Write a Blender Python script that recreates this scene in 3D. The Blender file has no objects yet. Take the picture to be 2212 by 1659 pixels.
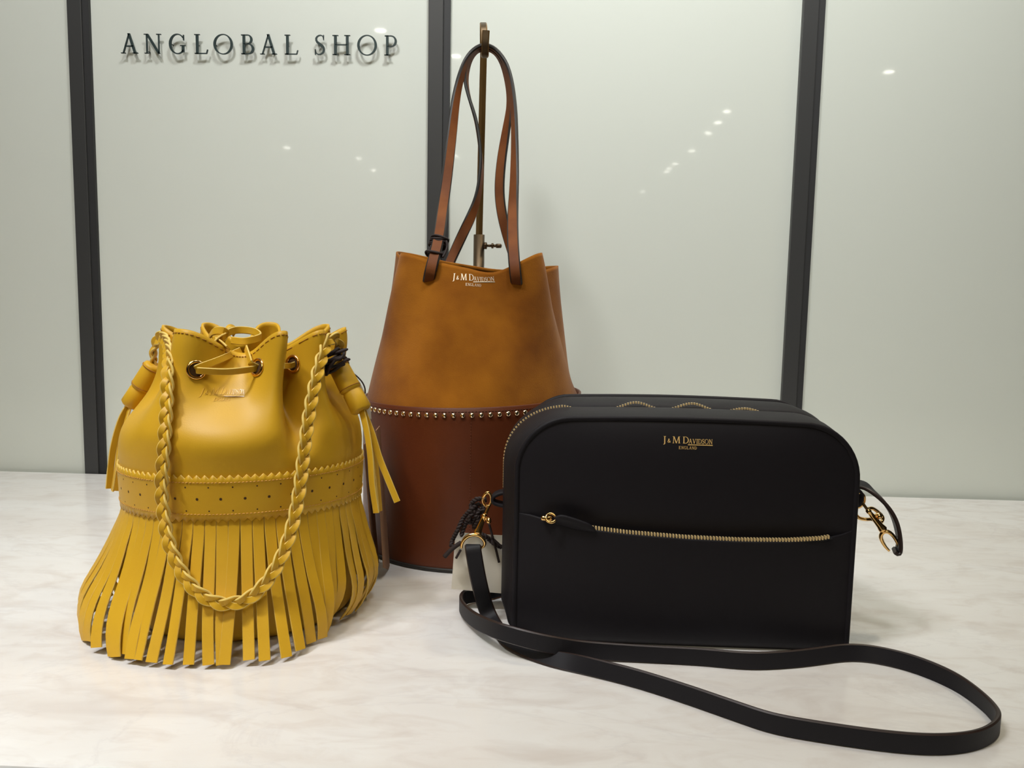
import bpy, bmesh, math, random
import numpy as np
from math import sin, cos, pi, radians, sqrt, atan2, exp, tan
from mathutils import Vector, Matrix

random.seed(7)
rng = np.random.RandomState(11)
SC = bpy.context.scene
COL = SC.collection

# ------------------------------------------------------------------ camera
F_PX, IW, IH = 1790.0, 2212, 1659
HC = 0.2675                                   # camera height above the counter top (z = 0)
YAW, PITCH, ROLL = radians(2.38), radians(6.43), radians(1.10)
FW = np.array([-sin(YAW)*cos(PITCH), cos(YAW)*cos(PITCH), -sin(PITCH)])
_r0 = np.array([cos(YAW), sin(YAW), 0.0]); _u0 = np.cross(_r0, FW)
RT = _r0*cos(ROLL) + _u0*sin(ROLL); UP = _u0*cos(ROLL) - _r0*sin(ROLL)
CAM = np.array([0.0, 0.0, HC])
cd = bpy.data.cameras.new('camera'); cam = bpy.data.objects.new('camera', cd); COL.objects.link(cam)
cd.sensor_fit = 'HORIZONTAL'; cd.sensor_width = 36.0; cd.lens = 36.0*F_PX/IW
cd.clip_start = 0.02; cd.clip_end = 60
m3 = Matrix(((RT[0], UP[0], -FW[0]), (RT[1], UP[1], -FW[1]), (RT[2], UP[2], -FW[2])))
cam.matrix_world = Matrix.Translation(Vector(CAM)) @ m3.to_4x4()
SC.camera = cam

# ------------------------------------------------------------------ view / light
SC.view_settings.view_transform = 'Standard'
SC.view_settings.look = 'None'
SC.view_settings.gamma = 1.0
SC.view_settings.use_curve_mapping = False
SC.view_settings.exposure = 0.08
SC.cycles.use_denoising = True
SC.cycles.max_bounces = 6
SC.cycles.diffuse_bounces = 3
SC.cycles.glossy_bounces = 3
SC.cycles.caustics_reflective = False
SC.cycles.caustics_refractive = False
SC.cycles.use_adaptive_sampling = True
SC.cycles.adaptive_threshold = 0.02
w = bpy.data.worlds.new('world'); SC.world = w; w.use_nodes = True
w.node_tree.nodes['Background'].inputs[0].default_value = (0.9, 0.92, 0.85, 1)
w.node_tree.nodes['Background'].inputs[1].default_value = 0.05

CEIL = 1.87
def area(name, loc, size, energy, color, target=None, shape='DISK', spread=180):
    l = bpy.data.lights.new(name, 'AREA'); l.shape = shape; l.size = size; l.energy = energy; l.color = color
    l.spread = radians(spread)
    o = bpy.data.objects.new(name, l); COL.objects.link(o); o.location = loc
    t = Vector(target if target else (loc[0], loc[1], -5)) - Vector(loc)
    o.rotation_euler = t.to_track_quat('-Z', 'Y').to_euler()
    return o
area('key_spot_light', (-0.54, 0.08, CEIL-0.05), 0.28, 7.2, (0.99, 0.985, 1.0), (-0.25, 1.13, 0.85), spread=110)
area('left_spot_light', (-0.95, 0.00, CEIL-0.05), 0.20, 1.7, (0.96, 0.98, 1.0), (-0.42, 0.40, 0.0), spread=45)
area('back_spot_light', (0.70, 0.92, CEIL-0.05), 0.15, 1.3, (1.0, 0.86, 0.62), (0.15, 0.62, 0.0), spread=90)
area('wall_wash_light', (0.22, 0.30, CEIL-0.05), 0.30, 5.9, (0.97, 1.0, 1.0), (0.14, 1.13, 1.00), spread=80)
area('soft_fill_light', (-0.3, -1.45, CEIL-0.03), 1.5, 19.5, (1.0, 0.92, 0.70), None, 'DISK')  # unseen soft fill, added overhead to brighten the fronts of the bags

# ------------------------------------------------------------------ helpers
def ray(px, py): return FW + RT*(px-IW/2)/F_PX - UP*(py-IH/2)/F_PX
def onz(px, py, z=0.0): d = ray(px, py); return CAM + d*((z-HC)/d[2])
def ony(px, py, Y): d = ray(px, py); return CAM + d*(Y/d[1])

def mat(name, col, rough=0.5, metal=0.0, spec=0.5, bump=None, vary=None, coat=0.0, sheen=0.0, emit=None):
    """col sRGB 0-255; bump=(scale,strength,kind); vary=(scale,col2,amount)"""
    def lin(c): return tuple(((v/255.0)/12.92 if v/255.0 <= 0.04045 else ((v/255.0+0.055)/1.055)**2.4) for v in c) + (1,)
    m = bpy.data.materials.new(name); m.use_nodes = True
    nt = m.node_tree; b = nt.nodes['Principled BSDF']
    b.inputs['Base Color'].default_value = lin(col)
    b.inputs['Roughness'].default_value = rough; b.inputs['Metallic'].default_value = metal
    b.inputs['Specular IOR Level'].default_value = spec
    b.inputs['Coat Weight'].default_value = coat
    b.inputs['Sheen Weight'].default_value = sheen
    tc = nt.nodes.new('ShaderNodeTexCoord')
    if vary:
        n = nt.nodes.new('ShaderNodeTexNoise'); n.inputs['Scale'].default_value = vary[0]; n.inputs['Detail'].default_value = 4
        nt.links.new(tc.outputs['Object'], n.inputs['Vector'])
        r = nt.nodes.new('ShaderNodeMapRange'); r.inputs[1].default_value = 0.35; r.inputs[2].default_value = 0.65
        r.inputs[4].default_value = vary[2]
        nt.links.new(n.outputs['Fac'], r.inputs[0])
        x = nt.nodes.new('ShaderNodeMix'); x.data_type = 'RGBA'
        x.inputs[6].default_value = lin(col); x.inputs[7].default_value = lin(vary[1])
        nt.links.new(r.outputs[0], x.inputs[0]); nt.links.new(x.outputs[2], b.inputs['Base Color'])
    if bump:
        if bump[2] == 'voronoi':
            n = nt.nodes.new('ShaderNodeTexVoronoi'); n.inputs['Scale'].default_value = bump[0]; out = n.outputs['Distance']
        else:
            n = nt.nodes.new('ShaderNodeTexNoise'); n.inputs['Scale'].default_value = bump[0]; n.inputs['Detail'].default_value = 3; out = n.outputs['Fac']
        nt.links.new(tc.outputs['Object'], n.inputs['Vector'])
        bp = nt.nodes.new('ShaderNodeBump'); bp.inputs['Strength'].default_value = bump[1]; bp.inputs['Distance'].default_value = 0.001
        nt.links.new(out, bp.inputs['Height']); nt.links.new(bp.outputs[0], b.inputs['Normal'])
    if emit:
        b.inputs['Emission Color'].default_value = lin(emit[0]); b.inputs['Emission Strength'].default_value = emit[1]
    return m

ORG = {}
def empty(name, loc, label=None, cat=None, kind=None, group=None):
    o = bpy.data.objects.new(name, None); COL.objects.link(o); o.location = loc; o.empty_display_size = 0.05
    ORG[o.name] = np.array(loc, float)
    tag(o, label, cat, kind, group); return o
def tag(o, label=None, cat=None, kind=None, group=None):
    if label: o['label'] = label
    if cat: o['category'] = cat
    if kind: o['kind'] = kind
    if group: o['group'] = group
    return o
def mesh(name, V, Fc, mats, smooth=True, mi=None):
    me = bpy.data.meshes.new(name); me.from_pydata([tuple(map(float, v)) for v in V], [], [tuple(map(int, f)) for f in Fc])
    for m in (mats if isinstance(mats, (list, tuple)) else [mats]): me.materials.append(m)
    if smooth: me.polygons.foreach_set('use_smooth', [True]*len(me.polygons))
    if mi is not None: me.polygons.foreach_set('material_index', [int(i) for i in mi])
    me.validate(); me.update(); return me
def obj(name, V, Fc, mats, parent=None, smooth=True, mi=None, label=None, kind=None, sharp=None):
    """vertices in world space"""
    off = ORG[parent.name] if parent else np.zeros(3)
    V = np.asarray(V, float) - off
    me = mesh(name, V, Fc, mats, smooth, mi)
    o = bpy.data.objects.new(name, me); COL.objects.link(o); o.parent = parent; ORG[o.name] = off
    if sharp and smooth:
        bm = bmesh.new(); bm.from_mesh(me)
        for e in bm.edges:
            if len(e.link_faces) == 2 and e.calc_face_angle(0) > radians(sharp): e.smooth = False
        bm.to_mesh(me); bm.free()
    tag(o, label, None, kind); return o
def inst(name, me, M, parent):
    o = bpy.data.objects.new(name, me); COL.objects.link(o); o.parent = parent
    o.matrix_local = Matrix.Translation(Vector(-ORG[parent.name])) @ M
    return o

class G:
    """geometry collector"""
    def __init__(s): s.V = []; s.F = []; s.M = []
    def add(s, V, Fc, m=0):
        n = len(s.V); s.V.extend(np.asarray(V, float).tolist())
        for k, f in enumerate(Fc):
            s.F.append([i+n for i in f]); s.M.append(m[k] if isinstance(m, (list, tuple)) else m)
        return s
    def obj(s, name, mats, parent=None, **k): return obj(name, s.V, s.F, mats, parent, mi=s.M, **k)

def box(c, s, R=None, bev=0.0):
    x, y, z = [v/2 for v in s]
    if bev <= 0:
        V = np.array([(a*x, b*y, d*z) for a in (-1, 1) for b in (-1, 1) for d in (-1, 1)])
        Fc = [(0,1,3,2),(4,6,7,5),(0,4,5,1),(2,3,7,6),(0,2,6,4),(1,5,7,3)]
    else:
        bm = bmesh.new(); bmesh.ops.create_cube(bm, size=1)
        for v in bm.verts: v.co = Vector((v.co.x*s[0], v.co.y*s[1], v.co.z*s[2]))
        bmesh.ops.bevel(bm, geom=bm.edges[:], offset=bev, segments=2, affect='EDGES', profile=0.5)
        bm.verts.index_update()
        V = np.array([v.co[:] for v in bm.verts]); Fc = [[v.index for v in f.verts] for f in bm.faces]; bm.free()
    if R is not None: V = V @ np.array(R).T
    return V + np.array(c), Fc
def nrm(v):
    v = np.asarray(v, float); n = np.linalg.norm(v, axis=-1, keepdims=True); return v/np.maximum(n, 1e-12)
def catmull(P, n, closed=False):
    """resample control rows (any dimension) to n points, roughly even by arc length of first three columns"""
    P = np.asarray(P, float); k = len(P)
    if closed: Q = np.vstack([P[-1], P, P[0], P[1]]); segs = k
    else: Q = np.vstack([2*P[0]-P[1], P, 2*P[-1]-P[-2]]); segs = k-1
    out = []
    for i in range(segs):
        p0, p1, p2, p3 = Q[i], Q[i+1], Q[i+2], Q[i+3]
        for t in np.linspace(0, 1, 12, endpoint=False):
            out.append(0.5*((2*p1)+(-p0+p2)*t+(2*p0-5*p1+4*p2-p3)*t*t+(-p0+3*p1-3*p2+p3)*t**3))
    out.append(P[0] if closed else P[-1]); out = np.array(out)
    s = np.r_[0, np.cumsum(np.linalg.norm(np.diff(out[:, :3], axis=0), axis=1))]
    u = np.linspace(0, s[-1], n)
    return np.stack([np.interp(u, s, out[:, c]) for c in range(out.shape[1])], 1)
def relax(P, k):
    P = P.copy()
    for _ in range(k): P[1:-1] = 0.25*P[:-2]+0.5*P[1:-1]+0.25*P[2:]
    return P
def tang(P, closed=False):
    if closed: T = np.roll(P, -1, 0) - np.roll(P, 1, 0)
    else: T = np.gradient(P, axis=0)
    return nrm(T)
def tube(P, r, n=8, closed=False, cap=True, flat=None):
    """round tube along P (r scalar or per point)"""
    P = np.asarray(P, float); m = len(P); T = tang(P, closed); r = np.broadcast_to(np.asarray(r, float), (m,))
    a = np.array([0, 0, 1.0]) if abs(T[0][2]) < 0.9 else np.array([1.0, 0, 0])
    N = np.zeros((m, 3)); N[0] = nrm(a - T[0]*np.dot(a, T[0]))
    for i in range(1, m): N[i] = nrm(N[i-1] - T[i]*np.dot(N[i-1], T[i]))
    B = np.cross(T, N); ang = np.linspace(0, 2*pi, n, endpoint=False)
    V = (P[:, None] + r[:, None, None]*(np.cos(ang)[None, :, None]*N[:, None] + np.sin(ang)[None, :, None]*B[:, None])).reshape(-1, 3)
    Fc = []
    for i in range(m if closed else m-1):
        j = (i+1) % m
        for k in range(n): Fc.append((i*n+k, i*n+(k+1) % n, j*n+(k+1) % n, j*n+k))
    if cap and not closed: Fc.append(tuple(range(n))[::-1]); Fc.append(tuple((m-1)*n+k for k in range(n)))
    return V, Fc
def ribbon(P, Wd, w, th, closed=False, round_=0.3):
    """flat strap: path P, width directions Wd, width w, thickness th -> V, F, M (0 faces, 1 edges)"""
    P = np.asarray(P, float); m = len(P); T = tang(P, closed); Wd = np.asarray(Wd, float)
    Wd = nrm(Wd - T*np.sum(Wd*T, 1, keepdims=True)); N = np.cross(T, Wd)
    w = np.broadcast_to(np.asarray(w, float), (m,))[:, None]; h = th/2.0; c = th*round_
    prof = [(-1, -c, -(h)), (-1, 0, -(h-c)), (-1, 0, (h-c)), (-1, -c, h), (1, -c, h), (1, 0, h-c), (1, 0, -(h-c)), (1, -c, -h)]
    V = np.stack([P + Wd*(s*(w/2+d)) + N*v for s, d, v in prof], 1).reshape(-1, 3)
    n = 8; Fc = []; M = []
    for i in range(m if closed else m-1):
        j = (i+1) % m
        for k in range(n):
            Fc.append((i*n+k, i*n+(k+1) % n, j*n+(k+1) % n, j*n+k)); M.append(0 if k in (3, 7) else 1)
    if not closed: Fc.append(tuple(range(n))[::-1]); M.append(1); Fc.append(tuple((m-1)*n+k for k in range(n))); M.append(1)
    return V, Fc, M
def torus(c, nv, R, r, n=28, k=10, sq=(1, 1)):
    nv = nrm(nv); a = np.array([0, 0, 1.0]) if abs(nv[2]) < 0.9 else np.array([1.0, 0, 0])
    u = nrm(np.cross(a, nv)); v = np.cross(nv, u); t = np.linspace(0, 2*pi, n, endpoint=False)
    P = np.array(c) + R*(sq[0]*np.cos(t)[:, None]*u + sq[1]*np.sin(t)[:, None]*v)
    return tube(P, r, k, True)
def lathe_axis(p0, p1, prof, n=20):
    """surface of revolution about p0->p1; prof = [(s along 0..1, radius)]"""
    p0 = np.array(p0, float); p1 = np.array(p1, float)
    P = np.array([p0+(p1-p0)*s for s, _ in prof]); ax = nrm(p1-p0)
    a = np.array([0, 0, 1.0]) if abs(ax[2]) < 0.9 else np.array([1.0, 0, 0])
    u = nrm(np.cross(a, ax)); v = np.cross(ax, u); t = np.linspace(0, 2*pi, n, endpoint=False)
    V = np.concatenate([p + r*(np.cos(t)[:, None]*u + np.sin(t)[:, None]*v) for p, (s, r) in zip(P, prof)])
    Fc = []
    for i in range(len(prof)-1):
        for k in range(n): Fc.append((i*n+k, i*n+(k+1) % n, (i+1)*n+(k+1) % n, (i+1)*n+k))
    Fc.append(tuple(range(n))[::-1]); Fc.append(tuple((len(prof)-1)*n+k for k in range(n)))
    return V, Fc
def gridF(nu, nv, closed_u=False):
    """index [j*nu+i]"""
    Fc = []
    for j in range(nv-1):
        for i in range(nu if closed_u else nu-1):
            i2 = (i+1) % nu; Fc.append((j*nu+i, j*nu+i2, (j+1)*nu+i2, (j+1)*nu+i))
    return Fc
def smooth01(t): t = np.clip(t, 0, 1); return t*t*(3-2*t)

# ------------------------------------------------------------------ serif lettering
def Ln(x0, y0, x1, y1, wd): return [[(x0-wd/2, y0), (x0+wd/2, y0), (x1+wd/2, y1), (x1-wd/2, y1)]]
def Br(x0, x1, y0, y1): return [[(x0, y0), (x1, y0), (x1, y1), (x0, y1)]]
def Ar(cx, cy, rx, ry, ix, iy, a0, a1, n=14, dx=0.0):
    q = []; A = np.radians(np.linspace(a0, a1, n+1))
    for a, b in zip(A[:-1], A[1:]):
        q.append([(cx+rx*cos(a), cy+ry*sin(a)), (cx+rx*cos(b), cy+ry*sin(b)), (cx+dx+ix*cos(b), cy+iy*sin(b)), (cx+dx+ix*cos(a), cy+iy*sin(a))])
    return q
def Vs(pts, ws, n=22):
    P = catmull([(a, b, 0.0, c) for (a, b), c in zip(pts, ws)], n); T = tang(P[:, :3]); q = []
    for i in range(n-1):
        a, b = P[i], P[i+1]; na = (-T[i][1], T[i][0]); nb = (-T[i+1][1], T[i+1][0])
        q.append([(a[0]-na[0]*a[3]/2, a[1]-na[1]*a[3]/2), (b[0]-nb[0]*b[3]/2, b[1]-nb[1]*b[3]/2), (b[0]+nb[0]*b[3]/2, b[1]+nb[1]*b[3]/2), (a[0]+na[0]*a[3]/2, a[1]+na[1]*a[3]/2)])
    return q
TK, TN, SE = 0.125, 0.06, 0.04
def ser(x, y, wd=0.26): return Br(x-wd/2, x+wd/2, (0 if y == 0 else 1-SE), (SE if y == 0 else 1))
GL = {
 'A': (Ln(0.10, 0, 0.40, 1.0, TN)+Ln(0.68, 0, 0.39, 1.02, TK)+Br(0.20, 0.60, 0.34, 0.40)+ser(0.10, 0, 0.22)+ser(0.69, 0, 0.26), 0.80),
 'N': (Ln(0.14, 0, 0.14, 1, TN)+Ln(0.74, 0, 0.16, 1, TK*1.1)+Ln(0.74, 0, 0.74, 1, TN)+ser(0.14, 0, 0.24)+ser(0.10, 1, 0.2)+ser(0.74, 1, 0.24), 0.88),
 'G': (Ar(0.44, 0.5, 0.44, 0.52, 0.33, 0.47, 38, 320, 22, 0.015)+Ln(0.73, 0.08, 0.73, 0.42, TK)+Br(0.58, 0.86, 0.40, 0.44)+Br(0.74, 0.79, 0.68, 0.96), 0.88),
 'L': (Ln(0.15, 0, 0.15, 1, TK)+ser(0.15, 1, 0.28)+Br(0.02, 0.62, 0, 0.05)+Ln(0.61, 0.02, 0.66, 0.22, 0.05), 0.68),
 'O': (Ar(0.47, 0.5, 0.47, 0.52, 0.36, 0.475, 0, 360, 34), 0.94),
 'B': (Ln(0.15, 0, 0.15, 1, TK)+Br(0.02, 0.36, 0, 0.05)+Br(0.02, 0.33, 0.95, 1)+Br(0.15, 0.36, 0.50, 0.55)
       + Ar(0.33, 0.755, 0.24, 0.245, 0.13, 0.20, -90, 90)+Ar(0.35, 0.275, 0.30, 0.275, 0.18, 0.225, -90, 90), 0.68),
 'S': (Vs([(0.47, 0.78), (0.42, 0.95), (0.25, 0.98), (0.09, 0.86), (0.11, 0.68), (0.28, 0.53), (0.46, 0.38), (0.47, 0.16), (0.28, 0.02), (0.10, 0.06), (0.03, 0.25)],
          [0.04, 0.05, 0.055, 0.08, 0.11, 0.14, 0.12, 0.09, 0.055, 0.05, 0.04])+Br(0.45, 0.49, 0.74, 1.0)+Br(0.01, 0.05, 0.0, 0.28), 0.54),
 'H': (Ln(0.15, 0, 0.15, 1, TK)+Ln(0.71, 0, 0.71, 1, TK)+Br(0.15, 0.71, 0.49, 0.54)+ser(0.15, 0, .28)+ser(0.15, 1, .28)+ser(0.71, 0, .28)+ser(0.71, 1, .28), 0.86),
 'P': (Ln(0.15, 0, 0.15, 1, TK)+ser(0.15, 0, .30)+Br(0.02, 0.35, 0.95, 1)+Br(0.15, 0.35, 0.42, 0.47)+Ar(0.33, 0.71, 0.30, 0.29, 0.19, 0.24, -90, 90), 0.66),
 'J': (Ln(0.18, -0.10, 0.18, 1, TK)+ser(0.18, 1, .28)+Vs([(0.19, 0.0), (0.15, -0.15), (0.02, -0.2)], [TK, 0.09, 0.05], 8), 0.34),
 'M': (Ln(0.12, 0, 0.17, 1, TN)+Ln(0.50, 0, 0.19, 1, TK)+Ln(0.50, 0, 0.80, 1, TN)+Ln(0.87, 0, 0.82, 1, TK)+ser(0.12, 0, .22)+ser(0.87, 0, .26)+ser(.13, 1, .2)+ser(.86, 1, .22), 1.0),
 'D': (Ln(0.15, 0, 0.15, 1, TK)+Br(0.02, 0.38, 0, 0.05)+Br(0.02, 0.38, 0.95, 1)+Ar(0.36, 0.5, 0.44, 0.5, 0.33, 0.45, -90, 90), 0.80),
 'V': (Ln(0.38, 0, 0.12, 1, TK)+Ln(0.38, 0, 0.68, 1, TN)+ser(0.12, 1, .26)+ser(0.68, 1, .22), 0.80),
 'I': (Ln(0.15, 0, 0.15, 1, TK)+ser(0.15, 0, .28)+ser(0.15, 1, .28), 0.30),
 'E': (Ln(0.15, 0, 0.15, 1, TK)+Br(0.02, 0.55, 0, 0.06)+Br(0.02, 0.53, 0.94, 1)+Br(0.15, 0.44, 0.48, 0.54)+Br(0.52, 0.56, 0, 0.2)+Br(0.49, 0.53, 0.8, 1), 0.60),
 '&': (Vs([(0.75, 0.05), (0.5, 0.25), (0.25, 0.65), (0.28, 0.9), (0.42, 0.95), (0.5, 0.8), (0.38, 0.6), (0.14, 0.38), (0.1, 0.15), (0.3, 0.02), (0.55, 0.15), (0.72, 0.48)],
          [.12, .14, .13, .09, .07, .09, .09, .12, .12, .09, .07, .06]), 0.8),
}
def place(ch, x0, x1, y0, hgt):
    q, adv = GL[ch]; s = (x1-x0)/adv
    return [[(x0+px*s, y0+py*hgt) for px, py in poly] for poly in q]
def prisms(polys, fn, a, b):
    """fn(u,v,off)->xyz ; closed prisms between offsets a (back) and b (front)"""
    g = G()
    for p in polys:
        n = len(p); V = [fn(u, v, a) for u, v in p] + [fn(u, v, b) for u, v in p]
        Fc = [tuple(range(n))[::-1], tuple(range(n, 2*n))] + [(i, (i+1) % n, n+(i+1) % n, n+i) for i in range(n)]
        g.add(V, Fc)
    return g
def logo_polys():
    P = []
    P += place('J', 0.0, 0.055, 0, .135) + place('&', 0.085, 0.15, 0.01, .08) + place('M', 0.185, 0.345, 0, .135) + place('D', 0.395, 0.515, 0, .135)
    x = 0.515
    for ch, wd in zip('AVIDSON', (.078, .078, .035, .078, .055, .085, .08)):
        P += place(ch, x, x+wd-.008, 0, .095); x += wd
    P += Br(0.50, 1.0, -0.032, -0.018)
    x = 0.315
    for ch in 'ENGLAND':
        P += place(ch, x, x+.044, -.115, .058); x += .0535
    return P

# ------------------------------------------------------------------ materials
M_GLASS = mat('white_back_painted_glass', (218, 222, 213), 0.03, 0, 0.5)
M_FRAME = mat('dark_grey_metal_frame', (58, 58, 58), 0.45, 0.0, 0.5)
M_FRAME2 = mat('dark_gasket', (42, 42, 43), 0.6)
M_SIGN = mat('dark_teal_metal_letters', (52, 66, 66), 0.4, 0.3)
M_WALL = mat('shop_wall_paint', (190, 188, 178), 0.8)
M_CEIL = mat('shop_ceiling_paint', (232, 230, 222), 0.9)
M_FLOOR = mat('shop_floor_stone', (150, 142, 130), 0.5, vary=(3, (130, 122, 112), 1))
M_YEL = mat('mustard_leather', (216, 168, 40), 0.44, 0, 0.30, bump=(900, 0.06, 'noise'), vary=(14, (208, 160, 36), 1))
M_YELE = mat('mustard_leather_cut_edge', (222, 190, 98), 0.6)
M_YELS = mat('mustard_strip_edge', (206, 166, 66), 0.6)
M_YELB = mat('mustard_braid_edge', (224, 194, 104), 0.6)
M_STY = mat('mustard_stitching', (168, 112, 30), 0.7)
M_STL = mat('tan_stitching', (214, 160, 74), 0.7)
M_HOLE = mat('punched_hole', (70, 44, 8), 0.9)
M_GOLD = mat('gold_metal', (246, 200, 128), 0.16, 1.0)
M_GOLDP = mat('gold_foil_print', (252, 208, 130), 0.4, 0.1)
M_TEETH = mat('brass_zip_teeth', (255, 222, 160), 0.3, 0.4)
M_SILVERP = mat('silver_foil_print', (240, 228, 208), 0.3, 0.4)
M_SUEDE = mat('tan_suede', (164, 102, 24), 0.95, 0, 0.1, bump=(700, 0.25, 'noise'), vary=(16, (124, 70, 14), 1), sheen=0.15)
M_BROWN = mat('brown_leather', (98, 46, 20), 0.42, 0, 0.4, bump=(600, 0.08, 'noise'), vary=(9, (84, 38, 15), 1))
M_HANDLE = mat('saddle_brown_leather', (122, 70, 32), 0.6, 0, 0.2, bump=(600, 0.1, 'noise'), vary=(30, (104, 56, 24), 1))
M_PAINT = mat('dark_painted_edge', (33, 29, 26), 0.55)
M_STUD = mat('pale_gold_stud', (240, 218, 186), 0.12, 1.0)
M_BLACK = mat('black_leather', (27, 24, 28), 0.58, 0, 0.22, bump=(700, 0.08, 'noise'))
M_BLACKE = mat('black_strap_edge', (44, 30, 26), 0.45)
M_STRAP = mat('black_strap_leather', (26, 24, 28), 0.52, 0, 0.27, bump=(500, 0.05, 'noise'))
M_TAPE = mat('black_zip_tape', (14, 13, 15), 0.8)
M_CORD = mat('dark_brown_cord', (36, 22, 20), 0.7)
M_CARD = mat('cream_card', (226, 218, 202), 0.7)
M_BRONZE = mat('bronze_metal', (150, 112, 62), 0.35, 0.9)
M_BRONZED = mat('dark_bronze_metal', (92, 76, 56), 0.4, 0.8)
M_CAB = mat('counter_cabinet_paint', (196, 178, 170), 0.5)
M_LAMP = mat('lamp_glow', (255, 250, 240), 0.5, emit=((255, 250, 238), 22.0))
M_TRIM = mat('lamp_trim', (235, 235, 230), 0.4)

def marble():
    m = bpy.data.materials.new('white_marble'); m.use_nodes = True; nt = m.node_tree; b = nt.nodes['Principled BSDF']
    tc = nt.nodes.new('ShaderNodeTexCoord'); mp = nt.nodes.new('ShaderNodeMapping')
    mp.inputs['Rotation'].default_value = (0, 0, radians(-8)); mp.inputs['Scale'].default_value = (1.6, 3.6, 1)
    nt.links.new(tc.outputs['Object'], mp.inputs['Vector'])
    def noise(sc, det, dist, rough=0.55):
        n = nt.nodes.new('ShaderNodeTexNoise'); n.inputs['Scale'].default_value = sc; n.inputs['Detail'].default_value = det
        n.inputs['Distortion'].default_value = dist; n.inputs['Roughness'].default_value = rough
        nt.links.new(mp.outputs[0], n.inputs['Vector']); return n.outputs['Fac']
    def ramp(src, pts):
        r = nt.nodes.new('ShaderNodeValToRGB'); nt.links.new(src, r.inputs[0]); e = r.color_ramp.elements
        while len(e) < len(pts): e.new(0.5)
        for el, (p, c) in zip(e, pts): el.position = p; el.color = (c, c, c, 1)
        return r.outputs[0]
    def mix(fac, a, c2, mode='MIX'):
        x = nt.nodes.new('ShaderNodeMix'); x.data_type = 'RGBA'; x.blend_type = mode
        if isinstance(fac, float): x.inputs[0].default_value = fac
        else: nt.links.new(fac, x.inputs[0])
        if isinstance(a, tuple): x.inputs[6].default_value = a
        else: nt.links.new(a, x.inputs[6])
        x.inputs[7].default_value = c2
        return x.outputs[2]
    base = (0.80, 0.782, 0.765, 1)
    cloud = ramp(noise(3.6, 6, 0.8), [(0.42, 0.0), (0.70, 0.5)])
    c = mix(cloud, base, (0.69, 0.635, 0.59, 1))
    warm = ramp(noise(7.5, 6, 1.2), [(0.51, 0.0), (0.72, 0.5)])
    c = mix(warm, c, (0.58, 0.51, 0.47, 1))
    vein = ramp(noise(1.7, 7, 2.2, 0.6), [(0.475, 0.0), (0.496, 0.11), (0.512, 0.0)])
    c = mix(vein, c, (0.42, 0.38, 0.40, 1))
    fine = ramp(noise(17, 5, 0.8), [(0.52, 0.0), (0.70, 0.45)])
    c = mix(fine, c, (0.66, 0.60, 0.56, 1))
    nt.links.new(c, b.inputs['Base Color'])
    b.inputs['Roughness'].default_value = 0.16; b.inputs['Specular IOR Level'].default_value = 0.45
    return m
M_MARBLE = marble()

# ------------------------------------------------------------------ the room
YW = 1.13
FL = -0.92
def structure(name, parts, m):
    g = G()
    for c, s in parts: g.add(*box(c, s))
    o = g.obj(name, m, None, smooth=False); o['kind'] = 'structure'; return o
XL, XR, YB = -3.75, 5.2, -15.0
structure('floor', [((0.7, -6.9, FL-0.05), (9.4, 16.6, 0.1))], M_FLOOR)
structure('ceiling', [((0.7, -6.9, CEIL+0.05), (9.4, 16.6, 0.1))], M_CEIL)
structure('wall_left', [((XL-0.05, -6.9, 0.475), (0.1, 16.4, 2.69))], mat('dark_wall_paint', (96, 94, 88), 0.8))
structure('wall_right', [((XR+0.05, -6.9, 0.475), (0.1, 16.4, 2.69))], M_WALL)
structure('wall_rear', [((0.7, YB-0.05, 0.475), (9.2, 0.1, 2.69))], M_WALL)

wall = empty('wall_back', (0, YW, FL), kind='structure')
POSTX = [-0.6339-0.4826, -0.6339, -0.1507, 0.3319, 0.3319+0.4826]
# backing behind the panes
obj('wall_core', *box((0.7, YW+0.09, 0.475), (8.85, 0.12, 2.69)), M_WALL, wall, smooth=False)
PW = 0.0285
def pane(xa, xb):
    obj('glass_panel', *box(((xa+xb)/2, YW+0.008, 0.475), (xb-xa, 0.016, 2.69), None, 0.0012), M_GLASS, wall, smooth=False)
edges = [x for x in POSTX]
for a, b in zip(edges[:-1], edges[1:]): pane(a+PW/2-0.001, b-PW/2+0.001)
pane(-3.7, POSTX[0]-PW/2); pane(POSTX[-1]+PW/2, 5.1)
for x in POSTX:
    p = obj('post', *box((x-0.0045, YW-0.001, 0.475), (PW-0.009, 0.014, 2.69), None, 0.0008), M_FRAME, wall, smooth=False)
    obj('gasket', *box((x+PW/2-0.0048, YW+0.001, 0.475), (0.0094, 0.012, 2.69)), M_FRAME2, p, smooth=False)

# ------------------------------------------------------------------ the marble counter
ct = empty('display_counter', (0.0, 0.775, FL), 'white veined marble counter carrying the three handbags', 'counter')
YF = 0.4215
obj('marble_top', *box((0.1, (YF+YW-0.009)/2, -0.0175), (3.4, YW-0.009-YF, 0.035), None, 0.003), M_MARBLE, ct, smooth=False)
obj('cabinet', *box((0.1, (YF+0.03+YW-0.02)/2, (FL-0.035)/2), (3.3, YW-0.02-YF-0.03, -0.035-FL)), M_CAB, ct, smooth=False)

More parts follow.
